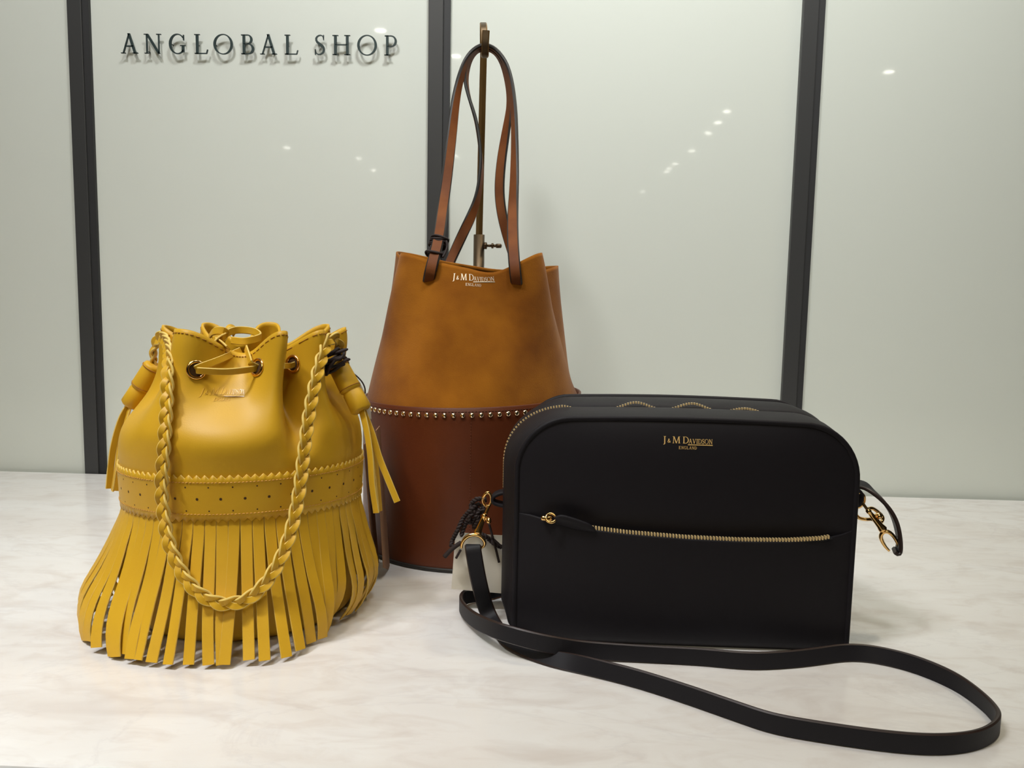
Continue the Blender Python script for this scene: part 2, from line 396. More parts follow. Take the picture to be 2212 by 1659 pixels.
# ------------------------------------------------------------------ sign on the glass
sg = empty('wall_sign', tuple(ony(560, 118, YW)), 'dark raised serif letters reading ANGLOBAL SHOP on the glass wall', 'sign')
XR_ = [(198, 310), (355, 475), (525, 640), (697, 790), (828, 960), (1015, 1110), (1147, 1258), (1312, 1405), (1518, 1588), (1638, 1762), (1808, 1942), (1993, 2082)]
s_off, s_th = 0.0060, 0.0022
za = ony(270, 120.5, YW-s_off)[2]; zb = ony(835, 115.5, YW-s_off)[2]; zbase = (za+zb)/2
ztop = (ony(283, 77, YW-s_off)[2]+ony(845, 74, YW-s_off)[2])/2
for ch, (a, b) in zip('ANGLOBALSHOP', XR_):
    xa = ony(200+a/3.16, 100, YW-s_off)[0]; xb = ony(200+b/3.16, 100, YW-s_off)[0]
    g = prisms(place(ch, xa, xb, zbase, ztop-zbase), lambda u, v, o: (u, YW-s_off-o, v), 0.0, s_th)
    l = g.obj('letter', M_SIGN, sg, smooth=False)
    zc = zbase+(ztop-zbase)*0.5
    # stand-off pins carrying the letter
    stem = {'A': .80, 'N': .2, 'G': .12, 'L': .2, 'O': .06, 'B': .2, 'S': .5, 'H': .17, 'P': .2}[ch]
    px_ = xa+(xb-xa)*stem
    pz = zbase+0.003 if ch in 'AN' else zc
    obj('pin', *lathe_axis((px_, YW-s_off+0.001, pz), (px_, YW, pz), [(0, .0007), (1, .0007)], 8), M_SIGN, l)

# ================================================================== yellow fringed bucket bag
YC = np.array([-0.2500, 0.672, 0.0])
yb = empty('fringed_bucket_bag', tuple(YC), 'mustard yellow leather bucket bag with fringe and braided handle', 'handbag')
_kg = np.array([-100, -75, -50, -25, -8, 10, 26, 36, 47, 59, 80, 100, 122, 145, 168, 190, 212, 235, 260], float)
_vg = np.array([-.8, 1, -.6, 1, 0.05, -1.0, 0.1, 1, -1.0, 1, -.7, 1, -.8, 1, -.8, 1, -.8, 1, -.8], float)
_tt = np.linspace(-180, 180, 721)
def _per(xs, ys):
    X = np.r_[xs[:-1]-360, xs[:-1], xs[:-1]+360]; Y = np.r_[ys[:-1], ys[:-1], ys[:-1]]
    P = catmull(np.c_[X/100.0, Y*0.0, Y*0.0, Y], 4000); v = np.interp(_tt, P[:, 0]*100, P[:, 3])
    k = np.exp(-0.5*(np.arange(-12, 13)/4.0)**2); k /= k.sum(); n = len(v)-1
    vv = np.convolve(np.r_[v[-13:-1], v, v[1:13]], k, 'valid'); return vv
_G = _per(_kg, _vg)
def gfold(th): return np.interp((np.degrees(th)+180) % 360-180, _tt, _G)
_pz = np.array([0, .006, .02, .08, .125, .145, .158, .170, .190, .210, .24])
_pr = np.array([.083, .0885, .091, .0935, .0955, .0960, .0945, .0880, .0745, .0655, .0590])
_pf = catmull(np.c_[_pz, _pr, 0*_pz], 300)
def ytop(th): return 0.2255+0.0105*np.tanh(1.5*gfold(th))
def yr(th, z):
    z = np.asarray(z, float); g = gfold(th)
    r = np.interp(z, _pf[:, 0], _pf[:, 1]) + 0.0185*smooth01((z-0.145)/0.085)*np.tanh(1.25*g)/0.85
    d = (np.degrees(th)-47+180) % 360-180
    r = r - 0.023*np.exp(-(d/8.0)**2)*smooth01((z-0.135)/0.035)*(1-smooth01((z-.19)/.05))
    d2 = (np.degrees(th)-10+180) % 360-180
    r = r + 0.003*np.exp(-(d2/26.0)**2)*np.exp(-((z-0.155)/0.016)**2)
    # side pinch where the handle loops gather the leather
    for c_, w_, a_ in ((-100, 40, 0.017), (112, 40, 0.008)):
        d3 = (np.degrees(th)-c_+180) % 360-180
        r = r - a_*np.exp(-(d3/w_)**2)*smooth01((z-0.138)/0.045)*(1-0.35*smooth01((z-.19)/.04))
    return r
def yP(th, z, off=0.0):
    r = yr(th, z)+off; lean = 0.010*smooth01((np.asarray(z)-0.14)/0.1)
    return np.stack([YC[0]+lean+r*np.sin(th), YC[1]-r*np.cos(th), np.asarray(z)+0*r], -1)
def hit(px, py, inside, d0=0.3, d1=1.1, n=1600):
    d = ray(px, py)
    for t in np.linspace(d0, d1, n):
        p = CAM+d*t
        if inside(p): return p
    return None
def ythz(p):
    lean = 0.010*smooth01((p[2]-0.14)/0.1); return atan2(p[0]-YC[0]-lean, -(p[1]-YC[1])), p[2]
def yhit(px, py, off=0.0):
    def ins(p):
        th, z = ythz(p)
        return 0 < z < ytop(th) and np.hypot(p[0]-YC[0]-0.010*smooth01((z-0.14)/0.1), p[1]-YC[1]) < yr(th, z)+off
    return hit(px, py, ins)
NU, NV = 288, 70
th = np.linspace(-pi, pi, NU, endpoint=False); V = []
for j in range(NV):
    v = j/(NV-1); zt = ytop(th); V.append(yP(th, v*zt))
V = np.concatenate(V); Fc = gridF(NU, NV, True)
V = np.vstack([V, [[YC[0], YC[1], 0.0]]]); Fc += [(len(V)-1, (i+1) % NU, i) for i in range(NU)]
body = obj('body', V, Fc, M_YEL, yb)
sm = body.modifiers.new('thickness', 'SOLIDIFY'); sm.thickness = 0.0022; sm.offset = -1
# rim stitching
g = G()
for k in range(150):
    t0 = 2*pi*k/150; t1 = t0+2*pi/150*0.6
    a = yP(t0, ytop(t0)-0.003, 0.0003); b = yP(t1, ytop(t1)-0.003, 0.0003)
    g.add(*tube([a, b], 0.00038, 5))
g.obj('stitching', M_STY, yb, kind='stuff')

# band with pinked edges
def bz(th): return 0.0035*np.cos(th)+0.0015*np.sin(th)
ZLO, ZHI = 0.0935, 0.1262
NB = 104*4; tb = np.linspace(-pi, pi, NB, endpoint=False); zig = np.abs(((np.arange(NB)/4.0) % 1)*2-1)
rows = []
for f in (0, 0.12, 0.3, 0.5, 0.7, 0.88, 1.0):
    z = ZLO+(ZHI-ZLO)*f+bz(tb)
    if f == 0: z = z+0.0028*zig-0.0014
    if f == 1: z = z+0.0028*zig-0.0014
    rows.append(yP(tb, z, 0.0012))
V = np.concatenate(rows); band = obj('band', V, gridF(NB, 7, True), [M_YEL, M_YELE], yb)
sm = band.modifiers.new('thickness', 'SOLIDIFY'); sm.thickness = 0.0013; sm.offset = 0; sm.material_offset_rim = 1
g = G()
for zz in (ZLO+0.0048, ZHI-0.0042):
    for k in range(230):
        t0 = 2*pi*k/230; t1 = t0+2*pi/230*0.62
        g.add(*tube([yP(t0, zz+bz(t0), 0.0021), yP(t1, zz+bz(t1)+0.0002, 0.0021)], 0.00036, 5))
st = g.obj('stitching', M_STL, band, kind='stuff')
g = G()
def disc(th0, z0, r):
    n = 10; P = [yP(th0+r*cos(a)/0.097, z0+r*sin(a), 0.00195) for a in np.linspace(0, 2*pi, n, endpoint=False)]
    g.add(P, [tuple(range(n))])
for k in range(36):
    t0 = 2*pi*k/36; zc = (ZLO+ZHI)/2+bz(t0)
    disc(t0, zc, 0.00105)
    for dz in (-0.0088, 0.0088): disc(t0+pi/36, zc+dz, 0.0006)
g.obj('punched_holes', M_HOLE, band, kind='stuff')

# fringe strips
def sstep(a, b, x): return float(smooth01((x-a)/(b-a)))
NS = 71
def per_deg(x, xs, ys): return float(np.interp(x, xs, ys))
for k in range(NS):
    t0 = -180+360.0*(k+0.5)/NS
    rj = rng.rand(6)
    flare = per_deg(t0, [-180, -120, -90, -60, -30, 0, 30, 45, 60, 90, 120, 180], [.022, .026, .038, .047, .037, .031, .032, .022, .016, .017, .020, .022]) + 0.004*(rj[0]-.5)
    curl = per_deg(t0, [-180, -110, -75, -45, -20, 0, 30, 50, 80, 120, 180], [.014, .02, .030, .016, .005, .003, .003, .016, .026, .02, .014])
    drift = per_deg(t0, [-180, -120, -80, -50, -25, 0, 20, 40, 60, 90, 180], [0, 0, 3, 8, 4, 1, 1, 2, -4, -2, 0]) + 3.0*(rj[1]-.5)
    twist = (rj[2]-.5)*0.5
    if 38 < t0 < 100: twist += 0.9*(rj[3]-.35); flare += 0.010*(rj[4]-.4)
    wd = 0.0083*(0.97+0.05*rj[5])
    drift += 2.2*sin(radians(t0)*9+1.0)+1.2*sin(radians(t0)*17)
    pts = []; wds = []
    z0 = ZLO+0.004+bz(radians(t0)); zend = 0.0022+0.003*rj[3]
    for i in range(15):
        s = i/14.0
        z = z0*(1-s)+zend*s
        r = 0.0938+0.0012*smooth01((s-.10)*5)+(flare+.007)*(s**1.6) - curl*max(0, (s-0.62)/0.38)**2
        r += 0.0012*sin(s*7+rj[2]*6)*s
        tt_ = radians(t0+drift*s**1.5)
        pts.append((YC[0]+r*sin(tt_), YC[1]-r*cos(tt_), z))
        tw = twist*smooth01(s)
        wds.append((cos(tt_)*cos(tw)+sin(tt_)*sin(tw), sin(tt_)*cos(tw)-cos(tt_)*sin(tw), 0))
    pr_ = np.hypot(np.array(pts)[:, 0]-YC[0], np.array(pts)[:, 1]-YC[1])/0.0945
    wide = 0.75*exp(-((t0+45)/20.0)**2)+0.6*exp(-((t0+88)/12.0)**2)
    Vv, Ff, Mm = ribbon(pts, wds, wd*(1+(pr_-1)*wide), 0.0013)
    obj('fringe_strip', Vv, Ff, [M_YEL, M_YELS], yb, mi=Mm, sharp=30)

# eyelets with the drawstring through them
EY = []
for (px, py), nd in zip([(424, 799), (557, 794), (634, 786)], (0, 0, 0)):
    p = yhit(px, py)
    th0, z0 = ythz(p); e = 1e-3
    n = nrm(np.cross(yP(th0+e, z0)-yP(th0-e, z0), yP(th0, z0+e)-yP(th0, z0-e)))
    EY.append((yP(th0, z0), n, th0, z0))
    V, Fc = torus(p+n*0.0006, n, 0.0062, 0.00125, 28, 8)
    ey = obj('eyelet', V, Fc, M_GOLD, yb)
    u = nrm(np.cross([0, 0, 1.0], n)); v = np.cross(n, u); m_ = 20
    P = [p+n*0.0007+0.0052*(cos(a)*u+sin(a)*v) for a in np.linspace(0, 2*pi, m_, endpoint=False)]
    obj('opening', P, [tuple(range(m_))], M_HOLE, ey, smooth=False)
def lace(name, pts, wdir, w=0.0052, th_=0.0014, n=30, parent=None):
    P = catmull(pts, n); W_ = np.array([wdir]*n) if np.ndim(wdir) == 1 else catmull(wdir, n)
    Vv, Ff, Mm = ribbon(P, W_, w, th_); return obj(name, Vv, Ff, [M_YEL, M_YELE], parent or yb, mi=Mm, sharp=30)
eL, eM, eR = EY[0][0], EY[1][0], EY[2][0]
front = np.array([0, -1, 0.0])
lace('drawstring', [eL+front*-.002, eL+front*.004+(0.004, 0, 0), ony(490, 803, eL[1]-.002), eM+front*.004+(-.004, 0, -.001), eM+front*-.001], (0.05, -.3, 1))
kn = ony(520, 757, 0.632)
lace('drawstring', [eL+front*-.002, eL+front*.004+(.003, 0, .002), ony(472, 778, .608), kn], (-.5, -.3, 1))
lace('drawstring', [eM+front*-.001, eM+front*.003+(-.004, 0, .003), ony(540, 778, .612), kn+(0.004, 0, 0.002)], (.6, -.5, 1))
lace('drawstring', [eR, eR+front*.004+(-.003, 0, -.001), yhit(614, 790)+front*.001], (0, -.2, 1), 0.0045)
# bow of the drawstring on top of the mouth
lace('drawstring_bow', [ony(478, 742, .632), ony(488, 722, .634), ony(512, 713, .65), ony(548, 716, .655), ony(562, 728, .645), ony(530, 737, .632), ony(500, 735, .634)], (0, .2, 1), 0.0058, n=46)
lace('drawstring_bow', [ony(452, 728, .640), ony(462, 716, .632), ony(480, 714, .63), ony(490, 722, .634), ony(478, 732, .628), ony(460, 734, .628)], (0.2, .2, 1), 0.006, n=36)
lace('drawstring_bow', [ony(486, 712, .65), ony(498, 706, .656), ony(508, 712, .66), ony(503, 722, .655)], (0, 1, .3), 0.0055, n=24)
lace('drawstring_end', [ony(478, 726, .630), ony(466, 734, .620), ony(456, 744, .616)], (.7, 0, .6), 0.006, n=10)
lace('drawstring_end', [ony(470, 735, .628), ony(482, 742, .618), ony(493, 752, .614)], (.6, 0, -.6), 0.006, n=10)

# embossed logo
def ymap(u, v, o):
    th0 = YTH0+(u-0.5)*YLW/0.088; return yP(th0, YZ0+v*YLW-0.012*((u-.5))*0.0, o)
p = yhit(485, 852); YTH0, YZ0 = ythz(p); YLW = 0.0375
prisms(logo_polys(), ymap, -0.0002, 0.0004).obj('embossed_logo', mat('mustard_embossed', (226, 178, 70), 0.22), yb, smooth=False)

# braided handle
hp = [(334, 792), (331, 768), (337, 742), (350, 728), (361, 742), (364, 770), (363, 810), (362, 860), (359, 910), (356, 960), (352, 1010), (350, 1055), (353, 1095), (358, 1135), (366, 1172), (381, 1212), (402, 1250),
      (432, 1282), (468, 1301), (500, 1303), (535, 1293), (570, 1263), (600, 1218), (621, 1168), (637, 1110), (648, 1045), (655, 985), (663, 922), (673, 860), (685, 805), (697, 764), (708, 738), (722, 730), (731, 748), (734, 780)]
def env(z): return 0.1165+0.022*smooth01((0.095-z)/0.095) if z < 0.095 else None
ys = []
for i, (px, py) in enumerate(hp):
    def ins(p):
        z = p[2]; th0, _ = ythz(p); lean = 0.010*smooth01((z-0.14)/0.1)
        rr = np.hypot(p[0]-YC[0]-lean, p[1]-YC[1])
        if z < 0.13: return rr < 0.1040+0.022*smooth01((0.13-z)/0.13)
        return rr < max(float(yr(th0, min(z, .225))), float(np.interp(z, [.13, .16, .19, .24], [.0960, .0945, .084, .066])))+0.0075
    h = hit(px, py, ins); ys.append(h[1] if h is not None else np.nan)
ys = np.array(ys); ends = {0: .668, 1: .668, 2: .664, 3: .652, 4: .640, 30: .633, 31: .638, 32: .65, 33: .66, 34: .665}
for k, v in ends.items(): ys[k] = v
idx = np.arange(len(ys)); ok = ~np.isnan(ys); ys = np.interp(idx, idx[ok], ys[ok])
for _ in range(2): ys[1:-1] = 0.25*ys[:-2]+0.5*ys[1:-1]+0.25*ys[2:]
cl = catmull([ony(px, py, y) for (px, py), y in zip(hp, ys)], 900)
L = np.r_[0, np.cumsum(np.linalg.norm(np.diff(cl, axis=0), axis=1))]
T = tang(cl); Nn = np.array([cl_-np.array([YC[0], YC[1]+.03, cl_[2]]) for cl_ in cl]); Nn = nrm(Nn - T*np.sum(Nn*T, 1, keepdims=True)); Bn = np.cross(T, Nn)
lam = 0.0345
for k in range(3):
    ph = 2*pi*L/lam+2*pi*k/3
    P = cl + Bn*(0.0029*np.sin(ph))[:, None] + Nn*(0.0016*np.sin(2*ph))[:, None]
    # strand lies flat to the braid, rolled at the turns
    Ts = tang(P); Ws = np.cross(Ts, Nn) + 0.9*Nn*(np.cos(ph)*np.sign(np.cos(ph))*0.0)[:, None] + Nn*(0.55*np.sin(ph))[:, None]
    Vv, Ff, Mm = ribbon(P[::2], Ws[::2], 0.0050, 0.0019, round_=.25)
    obj('braid_strand', Vv, Ff, [M_YEL, M_YELB], yb, mi=Mm, sharp=30)

# side tassels
def tassel(p0, p1, strips, sgn):
    ts = obj('tassel_sleeve', *lathe_axis(p0, p1, [(0, .0060), (.02, .0078), (.05, .0083), (.50, .0088), (.56, .0086), (.575, .0074), (.60, .0074), (.62, .0080), (.96, .0086), (1.0, .0070)]), M_YEL, yb)
    for s in (.08, .52):
        c = p0+(p1-p0)*s; obj('stitched_ring', *torus(c, p1-p0, .0087, .0004, 24, 5), M_STY, ts)
    for pts, wd in strips:
        lace('tassel_strip', pts, wd, 0.0052, 0.0016, 24)
tassel(ony(335, 788, .664), ony(282, 876, .664),
       [([ony(283, 868, .664), ony(262, 905, .662), ony(246, 960, .660), ony(239, 1010, .660), ony(235, 1055, .660)], (.8, .6, 0)),
        ([ony(284, 870, .660), ony(272, 910, .657), ony(258, 965, .653), ony(250, 1015, .652), ony(243, 1060, .652)], (.6, -.7, 0)),
        ([ony(280, 870, .668), ony(267, 920, .668), ony(257, 985, .667), ony(252, 1060, .667)], (.9, .3, 0))], -1)
tassel(ony(728, 785, .660), ony(782, 888, .652),
       [([ony(781, 884, .650), ony(792, 930, .646), ony(800, 985, .643), ony(804, 1045, .641), ony(813, 1108, .640)], (.9, -.2, 0)),
        ([ony(783, 884, .654), ony(803, 935, .652), ony(820, 990, .650), ony(840, 1040, .648), ony(858, 1084, .647)], (.9, .2, .1)),
        ([ony(780, 884, .657), ony(800, 940, .657), ony(812, 1000, .656), ony(821, 1104, .655)], (.4, .9, 0))], 1)

# price tags of the yellow bag
t1 = empty('price_tag', tuple(onz(820, 1262)), 'pale card price tag, lower cards coloured as if in shade, seen edge-on between the yellow and brown bags', 'tag')
def card(pts4, th_, name, parent, m=M_CARD):
    P = np.array(pts4); n = nrm(np.cross(P[1]-P[0], P[3]-P[0])); V = np.vstack([P-n*th_/2, P+n*th_/2])
    return obj(name, V, [(3, 2, 1, 0), (4, 5, 6, 7), (0, 1, 5, 4), (1, 2, 6, 5), (2, 3, 7, 6), (3, 0, 4, 7)], m, parent, smooth=False)
M_CARD_SHADE = mat('shaded_cream_card', (150, 112, 84), 0.75)  # cream card browned in its base colour to stand in for shade
card([ony(776, 824, .664), ony(800, 872, .668), ony(802, 905, .668), ony(778, 900, .664)], 0.0008, 'card', t1)
card([ony(812, 930, .728), ony(820, 920, .772), ony(842, 1232, .774), ony(828, 1226, .730)], 0.0008, 'card', t1, M_CARD_SHADE)
card([ony(786, 960, .728), ony(796, 950, .764), ony(818, 1216, .766), ony(806, 1220, .730)], 0.0008, 'card', t1, M_CARD_SHADE)
rs = np.random.RandomState(3)
for k in range(5):
    c = ony(722+rs.randint(-6, 8), 779+rs.randint(-9, 10), .650)
    ax = nrm(ony(728, 785, .66)-ony(782, 888, .652))+rs.randn(3)*0.25
    obj('cord', *tube(catmull([c+0.0088*(cos(a)*nrm(np.cross(ax, [0, 1, 0.2]))+sin(a)*nrm(np.cross(ax, nrm(np.cross(ax, [0, 1, .2])))))+rs.randn(3)*.0008 for a in np.linspace(0, 2*pi, 9)], 40), 0.0013, 7), M_CORD, t1)
for a, b, c, d in [((700, 772), (722, 764), (742, 757), (752, 754)), ((704, 795), (728, 790), (748, 778), (757, 776)), ((708, 806), (722, 800), (736, 790), (746, 786))]:
    obj('cord', *tube(catmull([ony(*q, .645) for q in (a, b, c, d)], 24), [.0013]*22+[.0011, .0004], 7), M_CORD, t1)
obj('cord', *tube(catmull([ony(*q, .66) for q in ((738, 772), (748, 772), (753, 785), (752, 794), (758, 803), (770, 812), (782, 825), (788, 838), (789, 850))], 50), .0006, 6), M_CORD, t1)
obj('cord_knot', *lathe_axis(ony(752, 794, .66), ony(759, 805, .66), [(0, .0005), (.2, .0013), (.5, .0016), (.8, .0014), (1, .0005)], 10), M_CORD, t1)

# ================================================================== brown suede bucket bag
BC = np.array([-0.078, 0.873, 0.0])
bb = empty('suede_bucket_bag', tuple(BC), 'tan suede bucket bag with studded brown leather base hanging from a stand', 'handbag')
RB = 0.1150
ZL = 0.1585                                     # top edge of the leather base
def bzt(th): return ZL+0.004*np.sin(th)-0.0005*np.cos(th)
NU = 160; th = np.linspace(-pi, pi, NU, endpoint=False)
rows = []
for rr, f in [(0.0, None), (RB-.004, None), (RB-.001, -1), (RB, -2)]:
    z = np.zeros(NU)+{None: 0.0, -1: 0.0006, -2: 0.003}[f]
    rows.append(np.stack([BC[0]+rr*np.sin(th), BC[1]-rr*np.cos(th), z], 1))
for f in np.linspace(0.05, 1, 14):
    rows.append(np.stack([BC[0]+RB*np.sin(th), BC[1]-RB*np.cos(th), f*bzt(th)], 1))
rows.append(np.stack([BC[0]+(RB-.0006)*np.sin(th), BC[1]-(RB-.0006)*np.cos(th), bzt(th)+.0005], 1))
rows.append(np.stack([BC[0]+(RB-.0026)*np.sin(th), BC[1]-(RB-.0026)*np.cos(th), bzt(th)+.0003], 1))
rows.append(np.stack([BC[0]+(RB-.0028)*np.sin(th), BC[1]-(RB-.0028)*np.cos(th), bzt(th)-.02], 1))
base = obj('leather_base', np.concatenate(rows), gridF(NU, len(rows), True), M_BROWN, bb)
# bottom edge binding
obj('bottom_rim', *torus((BC[0], BC[1], 0.0022), (0, 0, 1), RB-.0004, 0.0022, 96, 8), M_PAINT, bb)
# vertical side seam at the front
g = G()
for k in range(48):
    z = 0.012+k*0.0028; a = radians(4.5)
    g.add(*tube([(BC[0]+(RB+.0002)*sin(a), BC[1]-(RB+.0002)*cos(a), z), (BC[0]+(RB+.0002)*sin(a), BC[1]-(RB+.0002)*cos(a), z+.0018)], .0003, 5))
g.obj('seam_stitching', mat('brown_stitching', (104, 50, 20), .7), base, kind='stuff')
g = G()
for k in range(230):
    t0 = 2*pi*k/230; t1 = t0+2*pi/230*.6
    g.add(*tube([(BC[0]+(RB+.0001)*sin(t), BC[1]-(RB+.0001)*cos(t), bzt(t)-.0032) for t in (t0, t1)], .0003, 5))
g.obj('rim_stitching', mat('dark_brown_stitching', (84, 44, 24), .7), base, kind='stuff')
# studs
prof = [(0.0, 0.0026), (0.25, 0.00256), (0.5, 0.0023), (0.75, 0.0018), (0.93, 0.0009), (1.0, 0.00005)]
sv, sf = lathe_axis((0, 0, 0), (0, -0.0021, 0), prof, 14); stud_me = mesh('stud', sv, sf, M_STUD)
NSTUD = 84
for k in range(NSTUD):
    t = 2*pi*k/NSTUD+0.01; z = bzt(t)-0.0066
    inst('stud', stud_me, Matrix.Translation((BC[0]+(RB-.0001)*sin(t), BC[1]-(RB-.0001)*cos(t), z)) @ Matrix.Rotation(t, 4, 'Z'), bb)
# suede upper: round at the base, gathered flat at the mouth
_ka = np.array([-180, -150, -128, -112, -92, -72, -56, -30, 0, 30, 56, 72, 92, 112, 128, 150, 180.])
_kr = np.array([.052, .066, .092, .088, .056, .068, .074, .058, .052, .060, .083, .074, .054, .094, .104, .070, .052])
_kz = np.array([.293, .298, .306, .305, .290, .297, .3015, .294, .2885, .2850, .303, .301, .284, .293, .295, .290, .293])
def perb(ys):
    X = np.r_[_ka[:-1]-360, _ka[:-1], _ka[:-1]+360]; Y = np.r_[ys[:-1], ys[:-1], ys[:-1]]
    P = catmull(np.c_[X/100.0, Y*0, Y*0, Y], 4000); return np.interp(_tt, P[:, 0]*100, P[:, 3])
_BR, _BZ = perb(_kr), perb(_kz)
def brim(th): d = (np.degrees(th)+180) % 360-180; return np.interp(d, _tt, _BR), np.interp(d, _tt, _BZ)
def bP(th, v, off=0.0):
    rr, zt = brim(th); z0 = bzt(th)-0.004
    e = smooth01(v)*0.35+0.65*v
    e = v
    r = (RB-.0032)*(1-e)+rr*e + 0.0015*np.sin(pi*v) + 0.0012*np.sin(3*th+4*v)*np.sin(pi*v) + 0.001*np.sin(7*th-5*v)*np.sin(pi*v)
    r = r+off; z = z0+(zt-z0)*v
    return np.stack([BC[0]-0.002*v+r*np.sin(th), BC[1]-0.028*v-r*np.cos(th), z], -1)
NU, NV = 192, 44
th = np.linspace(-pi, pi, NU, endpoint=False)
V = np.concatenate([bP(th, v) for v in np.linspace(0, 1, NV)])
up = obj('suede_upper', V, gridF(NU, NV, True), [M_SUEDE, M_PAINT], bb)
sm = up.modifiers.new('thickness', 'SOLIDIFY'); sm.thickness = 0.002; sm.offset = -1
def bthv(px, py):
    """angle and height fraction of the suede front under a pixel"""
    best = None
    for t in np.radians(np.linspace(-85, 85, 341)):
        P = bP(t, np.linspace(0.0, 1, 81)); d = P-CAM; dep = d@FW
        e = (IW/2+F_PX*(d@RT)/dep-px)**2+(IH/2-F_PX*(d@UP)/dep-py)**2
        k = int(np.argmin(e))
        if best is None or e[k] < best[0]: best = (e[k], t, k/80.0)
    return best[1], best[2]
# foil logo
lt, lv = bthv(978, 603); rt, rv = bthv(1069, 607)
def bmap(u, v, o):
    a, b = lt+(rt-lt)*u, lv+(rv-lv)*u
    return bP(a, b+v*0.046/0.137, o)
prisms(logo_polys(), bmap, -0.0002, 0.0003).obj('foil_logo', M_SILVERP, bb, smooth=False)

# stand behind the bag
sx = ony(1037, 540, 1.0)
std = empty('bag_stand', (float(sx[0]), 1.0, 0.0), 'slim bronze display stand with a hook holding the brown bag straps', 'stand')
obj('base_plate', *box((sx[0], 1.046, 0.004), (0.15, 0.106, 0.008), None, 0.0015), M_BRONZED, std)
pb = np.array([sx[0]-.001, 1.0, 0.008]); pc = ony(1035, 507, 1.0); ptop = ony(1045, 100, 1.0)
obj('lower_tube', *tube([pb, pb*.5+pc*.5, pc], 0.0066, 20), M_BRONZED, std)
obj('upper_rod', *tube([pb+(0, 0, .1), pc, ptop], 0.0040, 4), M_BRONZE, std, smooth=False)
scp = ony(1047, 531, 1.0)
sc_ = obj('thumb_screw', *lathe_axis(scp+(-.001, -.003, 0), scp+(0.0205, -.003, 0), [(0, .0040), (.16, .0042), (.18, .0038), (.2, .0016), (.42, .0016), (.44, .0032), (.54, .0032), (.56, .0017), (.68, .0017), (.7, .0026), (.95, .0026), (1, .0015)], 14), M_BRONZED, std)
# flat bar hook: rises behind, bends over the rod and comes forward in a U
hy = 1.0
hk = [ony(1045, 120, hy), ony(1044, 90, hy), ony(1044, 66, hy), ony(1044, 54, hy-.006), ony(1044, 52, hy-.016), ony(1045, 62, hy-.026), ony(1046, 90, hy-.030), ony(1047, 112, hy-.033), ony(1047, 121, hy-.045),
      ony(1048, 119, hy-.058), ony(1048, 100, hy-.064), ony(1050, 66, hy-.065)]
Vv, Ff, Mm = ribbon(catmull(hk, 60), np.array([[1, 0, 0]]*60), 0.0080, 0.0034)
obj('hook', Vv, Ff, [M_BRONZED, M_BRONZE], std, mi=Mm, sharp=30)

# handles: (px, py, depth y, width direction)
def strap(name, rows, w, th_, mats, parent, n=120, close=False):
    P = relax(catmull([list(ony(a, b, c))+list(d) for a, b, c, d in rows], n), 5)
    Vv, Ff, Mm = ribbon(P[:, :3], P[:, 3:6], w, th_, close); return obj(name, Vv, Ff, mats, parent, mi=Mm, sharp=30)
HY = hy-.046                                    # hook valley depth
hl = bP(*bthv(927, 600)); hr = bP(*bthv(1115, 614))
yl, yr_ = hl[1], hr[1]
X = (1, 0, 0)
strap('handle', [(925, 612, yl+.006, (1, .1, 0)), (926, 603, yl-.003, (1, .1, .1)), (931, 580, yl-.006, (1, .1, .2)), (941, 545, yl+.004, (1, .1, .2)), (950, 500, yl+.020, (1, .2, .1)), (958, 440, .87, (1, .3, .1)), (967, 370, .895, (1, .5, .1)),
                 (976, 290, .915, (1, .8, .1)), (984, 220, .93, (.7, .9, .2)), (994, 170, .94, (.5, 1, .2)), (1010, 125, .948, (.25, 1, .2)), (1030, 102, .951, (0, 1, 0)), (1048, 97, .951, (0, 1, 0)), (1068, 104, .951, (0, 1, 0)),
                 (1090, 133, .948, (-.3, 1, .2)), (1103, 180, .94, (-.45, 1, 0)), (1110, 240, .925, (-.5, 1, 0)), (1112, 310, .905, (-.6, 1, 0)), (1111, 390, .88, (-.9, .8, 0)), (1108, 460, .86, (-1, .4, 0)), (1108, 520, yr_+.02, (-1, .1, 0)), (1111, 570, yr_-.003, (-1, 0, 0)), (1115, 606, yr_-.004, (-1, 0, .1)), (1117, 618, yr_+.006, (-1, 0, .1))],
      0.0112, 0.0040, [M_HANDLE, M_PAINT], bb, 160)
strap('handle', [(962, 590, .905, (1, 0, .5)), (978, 553, .910, (1, 0, .5)), (1000, 505, .915, (1, .2, .5)), (1020, 462, .92, (.8, .6, .3)), (1033, 420, .925, (.4, 1, .1)), (1039, 370, .93, (.15, 1, 0)), (1037, 320, .935, (-.1, 1, 0)), (1028, 260, .94, (-.1, 1, 0)),
                 (1013, 210, .945, (0, 1, 0)), (1006, 170, .95, (0.2, 1, 0)), (1013, 132, .955, (.25, 1, .1)), (1030, 108, .958, (0, 1, 0)), (1048, 104, .958, (0, 1, 0)), (1067, 110, .958, (0, 1, 0)), (1086, 138, .956, (-.3, 1, 0)), (1098, 185, .95, (-.4, 1, 0)),
                 (1101, 230, .945, (-.6, 1, 0)), (1092, 290, .94, (-1, .7, 0)), (1083, 350, .935, (-1, .4, 0)), (1079, 410, .93, (-1, .3, 0)), (1084, 460, .925, (-1, .3, 0)), (1096, 510, .92, (-1, .4, 0)), (1110, 555, .915, (-1, .5, 0)), (1122, 600, .91, (-1, .5, 0))],
      0.0112, 0.0036, [M_HANDLE, M_PAINT], bb, 160)
